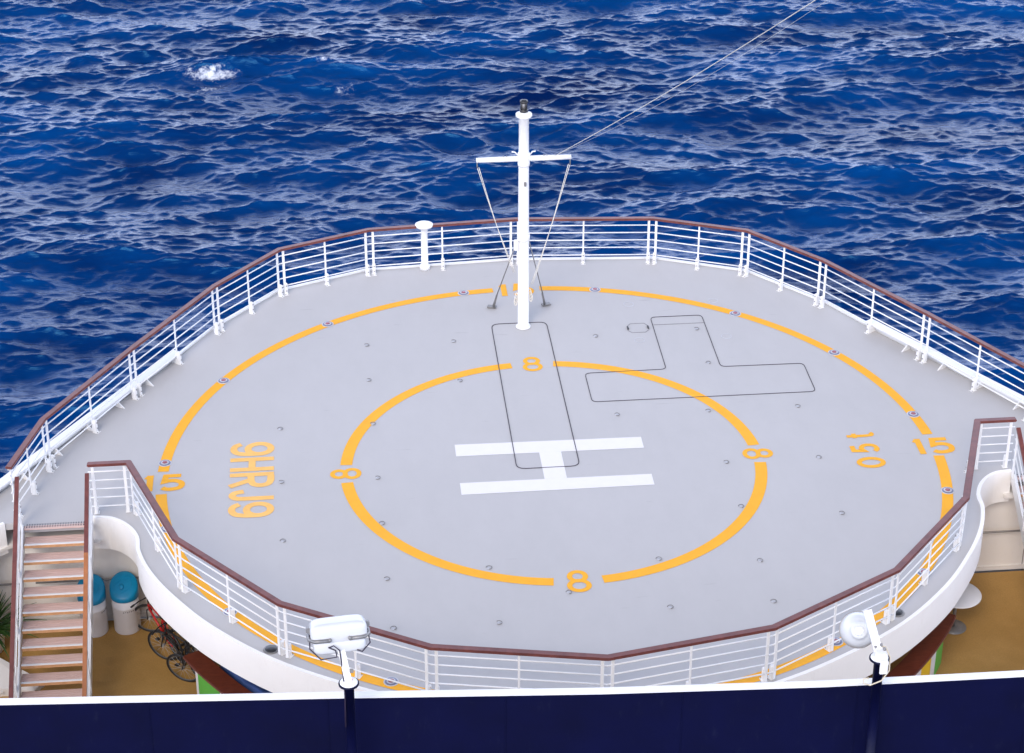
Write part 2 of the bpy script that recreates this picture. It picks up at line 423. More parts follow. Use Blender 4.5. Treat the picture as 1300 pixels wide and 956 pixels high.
# ------------------------------------------------------------------ railings
def at_d(p, q, d):
    p, q = Vector(p), Vector(q); return tuple(p+(q-p).normalized()*d)
HR = 1.12
def railing(name, V, inward, label, half_skip=(), heavy=True):
    root = empty(name, (V[0][0], V[0][1], 0)); tag(root, label, 'railing')
    def L(p): return (p[0]-V[0][0], p[1]-V[0][1])
    Q = [L(p) for p in V]
    mb = MB(); mb.wall(Q, .13, HR-.055, HR)
    bmesh.ops.recalc_face_normals(mb.bm, faces=mb.bm.faces)
    es = [e for e in mb.bm.edges if len(e.link_faces) == 2 and e.calc_face_angle(0) > 1.0]
    bmesh.ops.bevel(mb.bm, geom=es, offset=.014, segments=2, affect='EDGES')
    mb.build('handrail', 'teak', root)
    MB().wall(Q, .05, HR-.067, HR-.056).build('rail_flat', 'white', root)
    for z in (.93, .745, .56, .375, .185):
        m = MB()
        for a, b in zip(Q, Q[1:]): m.tube([(*a, z), (*b, z)], .0135, 6)
        m.build('rail_bar', 'white_clean', root)
    def post(p, t, wide, z1=HR-.068):
        n = Vector((-t.y, t.x))*inward
        ang = math.atan2(t.y, t.x)
        m = MB(); m.box((p[0], p[1], (z1+.02)/2), (.052 if wide else .036, .020, z1-.02), (0, 0, ang))
        po = m.build('post', 'white_clean', root)
        f = MB(); c = Vector(p)+n*.055
        f.box((c.x, c.y, .135), (.072, .085, .27), (0, 0, ang), bev=.012)
        f.box((c.x+n.x*.02, c.y+n.y*.02, .008), (.10, .13, .016), (0, 0, ang), bev=.003)
        f.build('foot_bracket', 'white', po)
        for sx in (-1, 1):
            c2 = Vector(p)+n*.125+t*sx*.034; MB().lathe([(.010, .014), (.010, .026), (.006, .029)], (c2.x, c2.y, 0), 8).build('bolt', 'steel', po)
        cc = Vector(p)+n*.108
        for zb in (.1, .22): MB().box((cc.x, cc.y, zb), (.02, .012, .02), (0, 0, ang)).build('bolt', 'steel', po)
    n = len(Q)
    for i in range(n):
        if i > 0:
            t = (Vector(Q[i])-Vector(Q[i-1])).normalized(); post(tuple(Vector(Q[i])-t*.085), t, True)
        if i < n-1:
            t = (Vector(Q[i+1])-Vector(Q[i])).normalized(); post(tuple(Vector(Q[i])+t*.085), t, True)
            if (Vector(Q[i+1])-Vector(Q[i])).length > 1.2: post(tuple((Vector(Q[i])+Vector(Q[i+1]))/2), t, False)
    return root
bl = [(-10.14, -1.0), (-9.68, .73), (-8.19, 3.41), (-6.60, 6.08), (-5.22, 7.75), (-3.22, 8.58)]
railing('railing', bl + [(.09, 8.83)] + [(-x, y) for x, y in reversed(bl)], -1,
        'white railing with brown wooden handrail round the far sea side of the helideck')
fl = [(-8.72, -1.0), (-7.97, -1.0), (-7.0, -3.63), (-5.2, -5.74), (-2.79, -7.17)]
railing('railing', fl + [(0, -7.72)] + [(-x, y) for x, y in reversed(fl)], 1,
        'white railing with brown wooden handrail along the near curved edge above the bar')

# side bulwarks: capped plate either side
for s, wd in ((-1, 'left'), (1, 'right')):
    root = empty('bulwark', (s*7.45, 4.95, 0)); tag(root, 'white bulwark with flat cap and small brackets outside the %s end of the far railing' % wd, 'bulwark')
    line = [(s*7.40, 4.98), (s*10.64, -.22), (s*11.6, -1.75), (s*12.9, -5.0)]
    loc = [(x-s*7.45, y-4.95) for x, y in line]
    MB().wall(loc, .21, .13, .17).build('cap', 'white_clean', root)
    MB().wall([(x+s*.04, y) for x, y in loc], .03, -.6, .128).build('plate', 'white', root)
    a, b = Vector(line[0]), Vector(line[1]); L = (b-a).length; d = (b-a).normalized(); nrm = Vector((-d.y, d.x))
    if nrm.dot(-a) < 0: nrm = -nrm
    for k in range(6):
        p = a+d*(.22+k*1.02)
        mb = MB(); bm = mb.bm; vs = []
        for sg in (-1, 1):
            q = p+d*.012*sg
            vs.append([bm.verts.new((q.x-nrm.x*.0-s*7.45, q.y-nrm.y*.0-4.95, .128)), bm.verts.new((q.x-s*7.45, q.y-4.95, .0)), bm.verts.new((q.x+nrm.x*.26-s*7.45, q.y+nrm.y*.26-4.95, .002)), bm.verts.new((q.x+nrm.x*.10-s*7.45, q.y+nrm.y*.10-4.95, .128))])
        A, B = vs
        bm.faces.new(A); bm.faces.new(list(reversed(B)))
        for i in range(4): bm.faces.new((A[i], B[i], B[(i+1) % 4], A[(i+1) % 4]))
        mb.build('bracket', 'white', root)

# ------------------------------------------------------------------ hull and lower deck
hull_pts = [(-13.0, -5.0), (-11.7, -1.75), (-10.72, -.2), (-8.42, 3.5), (-7.5, 5.0), (-6.75, 6.15), (-5.25, 7.85), (-3.25, 8.70), (.05, 8.93)]
hull_pts = [(-13.3, -34)] + hull_pts + [(-x, y) for x, y in reversed(hull_pts[:-1])] + [(13.3, -34)]
def hull():
    mb = MB(); bm = mb.bm; rings = []
    for z, k, sh in ((-.16, 1.0, 0), (-3, .97, -.2), (-9, .86, -1.2), (-17, .72, -2.0), (-26.5, .60, -1.0)):
        ring_ = []
        for (x, y) in hull_pts:
            kk = 1-(1-k)*min(1, max(0, (y+16)/16))
            ring_.append(bm.verts.new((x*kk, y+sh*max(0, (y+8)/16), z)))
        rings.append(ring_)
    for A, B in zip(rings, rings[1:]):
        for i in range(len(A)-1): bm.faces.new((A[i], A[i+1], B[i+1], B[i]))
        bm.faces.new((A[-1], A[0], B[0], B[-1]))
    return mb.build('ship_hull', 'hull')
tag(hull(), 'white steel hull of the ship flaring below the helideck', 'ship hull')
fl_ = MB().prism([(-13.05, -16), (-12.95, -5), (-11.6, -1.9), (-11.2, -1.0), (11.2, -1.0), (11.6, -1.9), (12.95, -5), (13.05, -16)], -2.6, -2.4).build('lower_deck', 'floor')
tag(fl_, 'ochre brown floor of the deck below the helideck', kind='structure')
# bulkhead under the forward landings with its grab rail
bk = empty('bulkhead', (0, -.95, -2.4)); tag(bk, 'cream painted steel bulkhead below the helideck behind drums and table', 'wall')
MB().box((0, .1, .94), (22.6, .12, 1.88)).build('wall_plate', 'cream', bk)
MB().box((0, .03, .05), (22.6, .03, .1)).build('skirting', 'cream', bk)
for a, b in ((-9.9, -7.2), (7.2, 10.6), (-11.1, -10.15)):
    m = MB(); z = .98
    m.tube([(a, -.09, z), (b, -.09, z)], .02, 8)
    x = a+.15
    while x < b: m.tube([(x, -.09, z), (x, .06, z)], .01, 6); x += .9
    m.build('grab_rail', 'steel', bk)
MB().box((9.25, .034, .94), (.012, .012, 1.86)).build('weld_seam', 'seam_pale', bk)

# ------------------------------------------------------------------ mast
mr = empty('signal_mast', (-.02, 5.68, 0)); tag(mr, 'tall white signal mast with crossbar and lantern standing on the helideck', 'mast')
MB().lathe([(.16, .004), (.16, .03), (.118, .034), (.116, 2.4), (.108, 4.0), (.104, 4.86), (.17, 4.90), (.17, 4.95), (.06, 5.0)], seg=24).build('pole', 'white', mr)
la = MB().lathe([(.09, 5.002), (.09, 5.04), (.075, 5.045), (.075, 5.06)], seg=16).build('lantern', 'dark', mr)
MB().lathe([(.05, 5.061), (.05, 5.20)], seg=12).build('lamp_glass', 'steel', la)
c = MB()
for k in range(4): c.tube([(.07*math.cos(k*math.pi/2+.5), .07*math.sin(k*math.pi/2+.5), 5.04), (.07*math.cos(k*math.pi/2+.5), .07*math.sin(k*math.pi/2+.5), 5.22)], .014, 6)
c.lathe([(.09, 5.205), (.08, 5.24), (.03, 5.26)], seg=16); c.build('lantern_cage', 'dark', la)
cb = MB().tube([(-.99, 0, 3.95), (-.5, 0, 3.95), (.5, 0, 3.95), (.99, 0, 3.95)], [.05, .058, .058, .05], 12).build('crossbar', 'white', mr)
for x in (-.97, .97): MB().tube([(x, 0, 3.95), (x, 0, 3.78)], .013, 6).build('eye_bolt', 'steel', cb)
for x in (-.42, .42, -.36, .48): MB().tube([(x, -.01, 3.88), (x, -.01, 4.03)], .012, 6).build('clip', 'steel', cb)
cl = MB()
for x in (-.12, .12):
    cl.tube([(x, 0, 4.02), (x*1.5, 0, 4.10), (x*2.1, 0, 4.11)], .015, 6)
cl.lathe([(.125, 3.80), (.13, 3.83), (.13, 4.05), (.125, 4.08)], seg=20)
cl.build('collar', 'white', mr)
MB().lathe([(.125, 2.08), (.135, 2.1), (.135, 2.2), (.125, 2.22)], seg=20).build('stay_band', 'white', mr)
MB().box((.02, -.125, 3.42), (.05, .05, .09), bev=.008).build('cleat', 'steel', mr)
bx = MB(); bx.box((-.16, -.03, 1.98), (.10, .12, .22), bev=.012); bx.build('junction_box', 'white', mr)
for s in (-1, 1):
    m = MB(); m.tube([(s*.10, .06, 2.12), (s*.58, .93, .06)], .013, 6); m.build('stay', 'steel', mr)
    m = MB(); m.box((s*.60, .95, .03), (.20, .12, .04), (0, 0, s*.3), bev=.01); m.tube([(s*.56, .90, .05), (s*.50, .82, .38)], .024, 8); m.build('deck_anchor', 'steel', mr)
    for j, dx in enumerate((0, .035)):
        top = Vector((s*(.97-dx), 0, 3.79)); bot = Vector((s*(.17+dx), .04, 1.0 if s > 0 else 1.3))
        pts = [top.lerp(bot, t/12)+Vector((0, 0, -.10*math.sin(math.pi*t/12))) for t in range(13)]
        MB().tube(pts, .0075, 5).build('halyard', 'rope', mr)
for s, z in ((-1, .72), (1, .80)):
    lo = MB()
    for k in range(3):
        lo.tube([(s*(.14+.012*k)+.03*math.cos(a*math.pi/6), .04-.02*k, z+.09*math.sin(a*math.pi/6)-.05*k) for a in range(12)], .012, 5, closed=True)
    lo.build('rope_coil', 'rope', mr)

# wires running up and aft from the crossbar to the superstructure
wr = empty('signal_line', (.62, 5.68, 3.98)); tag(wr, 'thin pale signal wires rising from the mast crossbar over the sea', 'wire')
WIRE_END = Vector((1.93, -22.2, 19.05))
for k, off in enumerate((Vector((0, 0, 0)), Vector((-.12, .1, -.08)))):
    e2 = WIRE_END+off-Vector((.62, 5.68, 3.98))
    pts = [Vector((0, 0, 0)).lerp(e2, t/24)+Vector((0, 0, -.15*(1+1.0*k)*math.sin(math.pi*t/24))) for t in range(25)]
    MB().tube(pts, .008 *.8 if k == 0 else .0018, 5).build('wire', 'rope', wr)

# mushroom vent post at the far rail
vp = empty('mushroom_vent', (-1.97, 8.70, 0)); tag(vp, 'small white mushroom topped vent post beside the far railing left of the mast', 'vent')
MB().lathe([(.12, .0), (.12, .10), (.078, .12), (.075, 1.02), (.10, 1.06)], seg=18).build('pipe', 'white', vp)
MB().lathe([(.10, 1.061), (.20, 1.08), (.205, 1.12), (.12, 1.155), (.03, 1.165)], seg=24).build('cap', 'white', vp)

# ------------------------------------------------------------------ deck lights on the outer ring
def deck_light():
    r = empty('deck_light', (0, 0, 0))
    MB().lathe([(.150, .002), (.146, .008), (.13, .010)], seg=28).build('rim', 'rimgrey', r)
    h = MB().lathe([(.128, .010), (.122, .018), (.10, .020)], seg=28).build('housing', 'lensblue', r)
    MB().lathe([(.088, .0202), (.085, .024), (.062, .026)], seg=24).build('glass_ring', 'rimgrey', h)
    MB().lathe([(.060, .0262), (.055, .036), (.02, .040)], seg=20).build('lens', 'lensred', h)
    return r
Lp = [(99.1, 7.5, 'first deck light left of the mast on the outer yellow circle'),
      (124.3, 7.5, 'second deck light left of the mast on the outer yellow circle'),
      (148.8, 7.5, 'third deck light left of the mast on the outer yellow circle'),
      (174.5, 7.5, 'deck light just above the left numeral 15 on the outer circle'),
      (192.4, 7.5, 'deck light just below the left numeral 15 behind the near rail bars'),
      (215.4, 7.5, 'deck light on the outer circle behind the near rail, left of the lamp'),
      (242.5, 7.42, 'deck light on the outer circle low behind the left floodlight'),
      (76.5, 7.5, 'first deck light right of the mast on the outer yellow circle'),
      (51.5, 7.48, 'second deck light right of the mast on the outer yellow circle'),
      (31.3, 7.5, 'third deck light right of the mast on the outer yellow circle'),
      (9.2, 7.5, 'deck light just above the right numeral 15 on the outer circle'),
      (-12.9, 7.5, 'deck light just below the right numeral 15 in open view'),
      (-35.0, 7.5, 'deck light behind the near rail at right, above the white table side'),
      (-56.3, 7.43, 'deck light behind the near rail just left of the right floodlight')]
p0 = deck_light()
for i, (az, r, lab) in enumerate(Lp):
    o = p0 if i == 0 else copy_tree(p0)
    o.location = (*pol(r, az), .002); o.scale = (.86, .86, .86); tag(o, lab, 'deck light', 'round lights set in the outer yellow circle')
for (x, y, w) in ((-5.40, -5.50, 'left'), (5.36, -5.45, 'right')):
    g = empty('deck_scupper', (x, y, 0)); tag(g, 'dark round drain at the foot of a near rail post on the %s side' % w, 'drain')
    MB().lathe([(.14, .002), (.13, .014), (.11, .015)], seg=24).build('frame', 'steel', g)
    MB().lathe([(.105, .016), (.10, .024), (.02, .024)], seg=24).build('grate', 'dark', g)

# tie-down rings on a 1.84 m grid
rows = [(5.15, [(-3.42, 0), (-1.57, 0), (1.48, -.05), (3.69, .07)], 'in the row level with the mast foot'),
        (3.62, [(-3.43, 0), (-1.56, -.2), (3.68, .08)], 'in the row at the inner circle\'s top'),
        (1.76, [(-5.25, .05), (-3.41, .07), (1.48, -.02), (3.33, -.04), (5.16, -.03)], 'in the row above the letter H'),
        (-.23, [(-5.23, .04), (-3.40, .02), (3.33, -.04), (5.15, -.03)], 'in the row level with the letter H'),
        (-1.95, [(-5.20, -.27), (-3.38, .14), (3.32, .09), (5.14, -.31)], 'in the row below the letter H'),
        (-3.55, [(-3.37, -.06), (-1.54, .12), (1.52, .11), (3.32, -.11)], 'in the row at the inner circle\'s bottom'),
        (-5.02, [(-3.32, -.08), (-1.51, -.09), (-.21, .70), (1.49, .09), (3.31, .09)], 'in the lowest row near the front rail')]
def tie():
    r = empty('tie_down_ring', (0, 0, 0))
    MB().lathe([(.042, .001), (.038, .006), (.015, .006)], seg=16).build('base_plate', 'rimgrey', r)
    m = MB(); m.tube([(.052*math.cos(a), .046*math.sin(a), .014+.006*math.sin(a)) for a in [R(x) for x in range(-100, 161, 20)]], .0075, 6)
    m.build('ring', 'steel', r); return r
t0 = None; ordn = ['first', 'second', 'third', 'fourth', 'fifth']
for y, xs, desc in rows:
    for k, (x, dy) in enumerate(xs):
        if t0 is None: t0 = tie(); o = t0
        else: o = copy_tree(t0)
        o.location = (x, y+dy, .001 if abs(math.hypot(x, y+dy)-4) > .2 else .005); o.rotation_euler.z = random.uniform(-.6, .6)
        tag(o, 'steel tie-down ring, %s from left %s' % (ordn[k], desc), 'tie-down ring', 'tie-down rings set in the helideck')

# ------------------------------------------------------------------ stairs
def stairs(cx, label, vis=True):
    W = 1.20; rise, run, n = .19, .267, 12
    r = empty('staircase', (cx, -1.30, -2.4)); tag(r, label, 'stairs')
    for k in range(n):
        z = 2.4-rise*(k+1); y = -run*(k+.5)-.03
        t = MB()
        for j in range(4): t.box((0, y+.10-.058*j, z-.016), (W-.02, .052, .03), bev=.004)
        tr = t.build('tread', 'tread', r)
        MB().box((0, y-.137, z-.014), (W-.02, .05, .036), bev=.006).build('nosing', 'white_clean', tr)
        MB().box((0, y-.168, z-.035), (W-.03, .012, .05)).build('tread_edge', 'treadedge', tr)
    g = MB()
    g.box((0, .03, 2.385), (W-.02, .20, .028), bev=.004)
    tp = g.build('top_grating', 'tread', r)
    h = MB()
    for i in range(24):
        for j in range(2): h.box((-W/2+.05+i*.047, -.01+j*.075, 2.401), (.018, .042, .006))
    h.build('slot', 'seam', tp)
    L = run*n
    for s in (-1, 1):
        a = Vector((s*(W/2+.025), .06, 2.36)); b = Vector((s*(W/2+.025), -L-.15, 2.36-rise*(n+.75)))
        MB().beam(a, b, .035, .26).build('stringer', 'white_clean', r)
        a2 = Vector((s*(W/2+.03), .10, 2.4+1.02)); b2 = Vector((s*(W/2+.03), -L-.2, 2.4+1.02-rise*(n+1.05)))
        m = a2.lerp(b2, .36)
        MB().beam(a2, m, .075, .05).build('handrail', 'teak', r)
        MB().beam(m+Vector((0, 0, .0)), b2, .075, .05).build('handrail', 'teak_light' if s > 0 else 'teak', r)  # lower run of the right handrail is a paler orange-brown than the upper
        for hh in (.78, .55, .32):
            MB().tube([a2+Vector((s*.02, .02, -1.02+hh)), b2+Vector((s*.02, 0, -1.02+hh))], .013, 6).build('rail_bar', 'white_clean', r)
        for t in (.02, .27, .52, .77, .985):
            p = a2.lerp(b2, t)
            MB().box((p.x+s*.02, p.y, p.z-.53), (.022, .06, .98)).build('post', 'white_clean', r)
    return r
stairs(-9.34, 'steep open staircase with pinkish wooden treads and white nosings at left')
stairs(9.34, 'second staircase at the far right edge, only its top railing showing')

# ------------------------------------------------------------------ drums, plant, planter
def drum(x, y, lean, label, rz):
    r = empty('storage_drum', (x, y, -2.4), rz); tag(r, label, 'drum', 'white drums with blue lids behind the stairs')
    r.rotation_euler.x = lean
    MB().lathe([(.24, .0), (.25, .02), (.25, .56), (.257, .57), (.257, .59), (.251, .60), (.249, .80)], seg=36).build('body', 'barrel', r)
    q = MB().lathe([(.262, .745), (.267, .76), (.267, .80), (.262, .83), (.235, .85), (.12, .86), (.02, .86)], seg=36)
    cz, sz = math.cos(rz), math.sin(rz)
    for a_, b_, aa in ((-.10, .07, .4), (.09, .10, -.3), (-.02, -.12, .1), (.12, -.06, 1.2)):
        q.box((a_, b_, .862), (.13, .028, .016), (0, 0, aa), bev=.006)
    q.lathe([(.05, .86), (.045, .875), (.02, .876)], (-.05, -.03, 0), 14)
    for v in q.bm.verts:
        if v.co.z > .79: v.co.z += .14+.58*(v.co.x*sz+v.co.y*cz)      # hood slopes down towards the stern
    q.build('lid', 'blue', r)
    # small illegible band of print on the body
    b = MB()
    for k, w in enumerate((.03, .02, .035, .02, .03, .025)):
        a = R(-112+k*8.5); b.box((.2515*math.cos(a), .2515*math.sin(a), .52+.006*(k % 2)), (.004, w*.7, .02), (0, 0, a))
    b.build('printed_mark', 'seam_pale', r)
drum(-8.25, -1.27, 0, 'white drum with turquoise lid nearest the bicycles', .3)
drum(-8.86, -1.30, 0, 'white drum with turquoise lid half hidden by the staircase', 1.2)

pl = empty('potted_plant', (-10.72, -1.75, -2.4)); tag(pl, 'green leafy plant at the far left behind the staircase', 'plant')
MB().lathe([(.18, 0), (.22, .05), (.27, .42), (.29, .44), (.29, .48), (.25, .48), (.24, .42), (.05, .41)], seg=24).build('pot', 'white', pl)
MB().lathe([(.235, .405), (.235, .43), (.05, .44)], seg=20).build('soil', 'soil', pl)
lf = MB()
for k in range(150):
    a = random.uniform(0, 2*math.pi); ln = random.uniform(.45, .95); tilt = random.uniform(.15, 1.15); w = random.uniform(.014, .03)
    d = Vector((math.cos(a), math.sin(a), 0)); sd = Vector((-d.y, d.x, 0)); prev = None
    for j in range(7):
        t = j/6; out = ln*t*math.sin(tilt)*(1+.3*t); up = ln*t*math.cos(tilt)-.55*ln*t*t*math.sin(tilt)
        p = Vector((0, 0, .43))+d*(.05+out)+Vector((0, 0, up)); ww = w*math.sin(math.pi*min(.98, .12+t*.86))
        q = (lf.bm.verts.new(p-sd*ww), lf.bm.verts.new(p+sd*ww+Vector((0, 0, .006))))
        if prev: lf.bm.faces.new((prev[0], prev[1], q[1], q[0]))
        prev = q
lf.build('foliage', 'leaf', pl)
pb = empty('locker', (-11.0, -2.9, -2.4)); tag(pb, 'low white sloping box lying on the brown deck left of the staircase', 'box')
m = MB(); bm = m.bm
base = [(-.5, .55), (.25, .45), (1.35, -.05), (1.2, -.28), (-.5, -.30)]
lo = [bm.verts.new((x, y, 0)) for x, y in base]; hz = [.62, .55, .10, .10, .32]
hi = [bm.verts.new((x, y, z)) for (x, y), z in zip(base, hz)]
for i in range(5): bm.faces.new((lo[i], lo[(i+1) % 5], hi[(i+1) % 5], hi[i]))
bm.faces.new(list(reversed(lo))); f = bm.faces.new(hi); bmesh.ops.triangulate(bm, faces=[f])
m.build('shell', 'panelwhite', pb)
MB().box((.1, -.32, .12), (1.1, .03, .05), bev=.008).build('rubbing_strip', 'white', pb)

# ------------------------------------------------------------------ bar counter under the aft edge
bc = empty('bar_counter', (0, 0, -2.4)); tag(bc, 'curved bar counter with mahogany top and green, white and yellow front panels', 'bar counter')
def arcband(r0, r1, z0, z1, a0, a1, name, mat, parent, step=2.0):
    n = max(2, int(abs(a1-a0)/step)); m = MB(); rings = []
    for i in range(n+1):
        a = a0+(a1-a0)*i/n
        rings.append([m.bm.verts.new((*pol(r0, a), z0)), m.bm.verts.new((*pol(r1, a), z0)), m.bm.verts.new((*pol(r1, a), z1)), m.bm.verts.new((*pol(r0, a), z1))])
    for A, B in zip(rings, rings[1:]):
        for k in range(4): m.bm.faces.new((A[k], A[(k+1) % 4], B[(k+1) % 4], B[k]))
    m.bm.faces.new(list(reversed(rings[0]))); m.bm.faces.new(rings[-1])
    return m.build(name, mat, parent)
arcband(7.62, 7.97, 1.05, 1.10, -151.8, -28.8, 'countertop', 'mahogany', bc)
arcband(7.975, 7.99, 1.055, 1.098, -151.7, -28.9, 'edge_trim', 'teak', bc)
arcband(7.66, 7.80, .02, 1.045, -150.9, -29.7, 'carcass', 'panelwhite', bc)
a = -150.9; k = 0; seq = [('panelwhite', .7), ('green', 5.6), ('panelwhite', 2.6), ('yellow', 4.4), ('panelwhite', 2.8)]
half = -90
while a < half:
    mt, w = seq[k % 5]; arcband(7.805, 7.83, .06, 1.04, a, min(a+w, half)-.05, 'front_panel', mt, bc, 1.0); a += w; k += 1
a = -29.7; k = 0; seq = [('green', 3.6), ('panelwhite', 2.0), ('yellow', 3.6), ('panelwhite', 3.0)]
while a > half:
    mt, w = seq[k % 4]; arcband(7.805, 7.83, .06, 1.04, max(a-w, half)+.05, a, 'front_panel', mt, bc, 1.0); a -= w; k += 1
# tarp-covered stack behind the counter
tb = MB(); bm = tb.bm; N = 16; gv = []
for i in range(N+1):
    row = []
    for j in range(N+1):
        u, v = i/N*2-1, j/N*2-1; e_ = max(abs(u), abs(v)); h = 1.05 if e_ < .8 else 1.05*(1-e_)/.2
        h = max(.02, h+.03*math.sin(7*u+3*v)+.02*math.sin(11*v-4*u)) if e_ < .99 else .01
        k_ = 1 if e_ < .8 else 1-.12*(e_-.8)/.2
        row.append(bm.verts.new((u*.85*k_, v*.6*k_, h)))
    gv.append(row)
for i in range(N):
    for j in range(N): f = bm.faces.new((gv[i][j], gv[i+1][j], gv[i+1][j+1], gv[i][j+1])); f.smooth = True
to = tb.build('covered_stack', 'bluetarp', None, (-5.62, -4.22, -2.4)); to.rotation_euler.z = R(-53)
tag(to, 'blue tarpaulin covered stack showing between counter and deck edge', 'covered goods')

# round table at right
tr = empty('pedestal_table', (7.36, -2.72, -2.4)); tag(tr, 'round white pedestal table on the brown deck at right', 'table')
MB().lathe([(.44, .735), (.46, .745), (.46, .765), (.45, .775), (.02, .775)], seg=48).build('tabletop', 'tabletop', tr)
MB().lathe([(.035, .03), (.032, .734)], seg=16).build('pedestal', 'steel', tr)
MB().lathe([(.25, .002), (.25, .012), (.06, .03), (.03, .034)], seg=32).build('base', 'steel', tr)

# ------------------------------------------------------------------ bicycles
def bicycle(loc, rz, lean, framemat, label, steer=0.0):
    r = empty('bicycle', loc); r.rotation_euler = (lean, 0, rz); tag(r, label, 'bicycle', 'bicycles parked under the deck edge')
    def wheel(x, st=0.0):
        c, s = math.cos(st), math.sin(st)
        w = MB().tube([(x+.325*math.cos(a)*c, .325*math.cos(a)*s, .335+.325*math.sin(a)) for a in [2*math.pi*k/32 for k in range(32)]], .022, 8, closed=True).build('wheel', 'black', r)
        MB().tube([(x+.298*math.cos(a)*c, .298*math.cos(a)*s, .335+.298*math.sin(a)) for a in [2*math.pi*k/32 for k in range(32)]], .009, 6, closed=True).build('rim', 'rimdark', w)
        sp = MB()
        for k in range(16):
            a = 2*math.pi*k/16; sp.tube([(x, .02*(-1)**k, .335), (x+.295*math.cos(a)*c, .295*math.cos(a)*s, .335+.295*math.sin(a))], .0022, 4)
        sp.tube([(x+.04*s, -.04*c, .335), (x-.04*s, .04*c, .335)], .022, 8); sp.build('spoke', 'silver', w)
    wheel(.53, steer); wheel(-.52)
    BB, ST, HT, HB, RA, FA = (-.07, 0, .30), (-.2, 0, .78), (.36, 0, .80), (.40, 0, .66), (-.52, 0, .335), (.53, 0, .335)
    f = MB()
    for p, q, rad in ((BB, ST, .017), (ST, HT, .016), (BB, HB, .021), (HT, HB, .021)): f.tube([p, q], rad, 8)
    for s in (-.05, .05):
        f.tube([(BB[0], s*.6, BB[2]), (RA[0], s, RA[2])], .010, 6); f.tube([(ST[0], s*.4, ST[2]-.05), (RA[0], s, RA[2])], .009, 6)
    f.build('frame', framemat, r)
    g = MB()
    for s in (-.05, .05): g.tube([(HB[0]+.01, s, HB[2]-.02), (FA[0], s, FA[2])], .012, 6)
    g.tube([(HB[0]+.01, -.05, HB[2]-.02), (HB[0]+.01, .05, HB[2]-.02)], .016, 6); g.build('fork', 'dark', r)
    h = MB(); h.tube([HT, (.33, 0, .95)], .014, 8); h.tube([(.28, -.30, .99), (.35, -.16, .96), (.36, 0, .95), (.35, .16, .96), (.28, .30, .99)], .012, 8)
    for s in (-1, 1): h.tube([(.29, s*.29, .985), (.25, s*.37, 1.0)], .018, 8); h.tube([(.33, s*.22, .96), (.37, s*.26, .93)], .007, 5)
    h.build('handlebar', 'dark', r)
    sd = MB(); sd.tube([ST, (-.23, 0, .90)], .012, 8); sd.tube([(-.37, 0, .925), (-.30, 0, .93), (-.2, 0, .925), (-.08, 0, .915)], [.06, .07, .045, .02], 10); sd.build('saddle', 'black', r)
    cr = MB(); cr.lathe([(.09, -.004), (.09, .004)], (BB[0], .05, BB[2]), 20, Matrix.Rotation(math.pi/2, 3, 'X'))
    cr.tube([(BB[0], -.06, BB[2]), (BB[0], .06, BB[2])], .02, 8)
    cr.tube([(BB[0], .07, BB[2]), (BB[0]+.12, .07, BB[2]-.11)], .010, 6); cr.tube([(BB[0], -.07, BB[2]), (BB[0]-.12, -.07, BB[2]+.11)], .010, 6)
    cr.box((BB[0]+.12, .11, BB[2]-.11), (.08, .07, .02)); cr.box((BB[0]-.12, -.11, BB[2]+.11), (.08, .07, .02)); cr.build('crankset', 'dark', r)
    rk = MB(); rk.tube([(-.25, .06, .70), (-.66, .06, .70), (-.66, -.06, .70), (-.25, -.06, .70)], .007, 5); rk.tube([(-.55, .06, .70), RA], .006, 5); rk.tube([(-.55, -.06, .70), RA], .006, 5)
    rk.build('carrier', 'dark', r)
    return r
bicycle((-7.50, -1.90, -2.4), R(119), R(-9), 'red', 'red framed bicycle nearest the drums, handlebar towards the wall', R(48))
bicycle((-6.62, -3.28, -2.4), R(152), R(-10), 'dark', 'black bicycle with its spoked wheel showing beside the end of the bar', 0)
bicycle((-7.08, -2.35, -2.4), R(120), R(6), 'silver', 'silver framed bicycle in the dark behind the red one', R(20))
bicycle((-6.5, -2.7, -2.4), R(125), R(-4), 'dark', 'black bicycle farthest in under the deck, above the counter end', R(-20))

bicycle((-7.12, -2.72, -2.4), R(133), R(-6), 'black', 'all black bicycle wedged between the red one and the bar end', R(15))

# ------------------------------------------------------------------ foreground superstructure edge and floodlights
cap_line = [(-16, -13.1), (-9, -13.46), (-4.2, -13.76), (-1, -13.98), (1.8, -14.10), (4.6, -14.13), (16, -14.2)]
fg = empty('foreground_bulwark', (0, -14, 3.85)); tag(fg, 'navy blue bulwark with white capping across the bottom of the view', 'bulwark')
loc = [(x, y+14) for x, y in cap_line]
MB().wall(loc, .10, 1.42, 1.45).build('capping', 'white_clean', fg)
MB().wall([(x, y-.005) for x, y in loc], .05, .0, 1.418).build('plating', 'navy', fg)
for k in range(13):
    x = -13.2+k*2.2; t_ = max(i for i in range(len(loc)-1) if loc[i][0] <= x); (xa, ya), (xb, yb) = loc[t_], loc[t_+1]; y = ya+(yb-ya)*(x-xa)/(xb-xa)
    MB().box((x, y-.034, .7), (.012, .006, 1.40)).build('weld_seam', 'navy', fg)
ud = MB().prism([(-16, -24), (16, -24), (16, -14.2), (4.6, -14.13), (1.8, -14.10), (-1, -13.98), (-4.2, -13.76), (-9, -13.46), (-16, -13.1)], 3.7, 3.85).build('upper_deck', 'navy')
tag(ud, 'navy painted upper deck behind the foreground bulwark', kind='structure')
sf = MB().wall([(-12.9, -13.35), (-9, -13.5), (-1, -14.02), (12.9, -14.2)], .1, -2.4, 3.69).build('superstructure_front', 'white'); tag(sf, 'white front wall of the superstructure below the navy bulwark', 'wall')

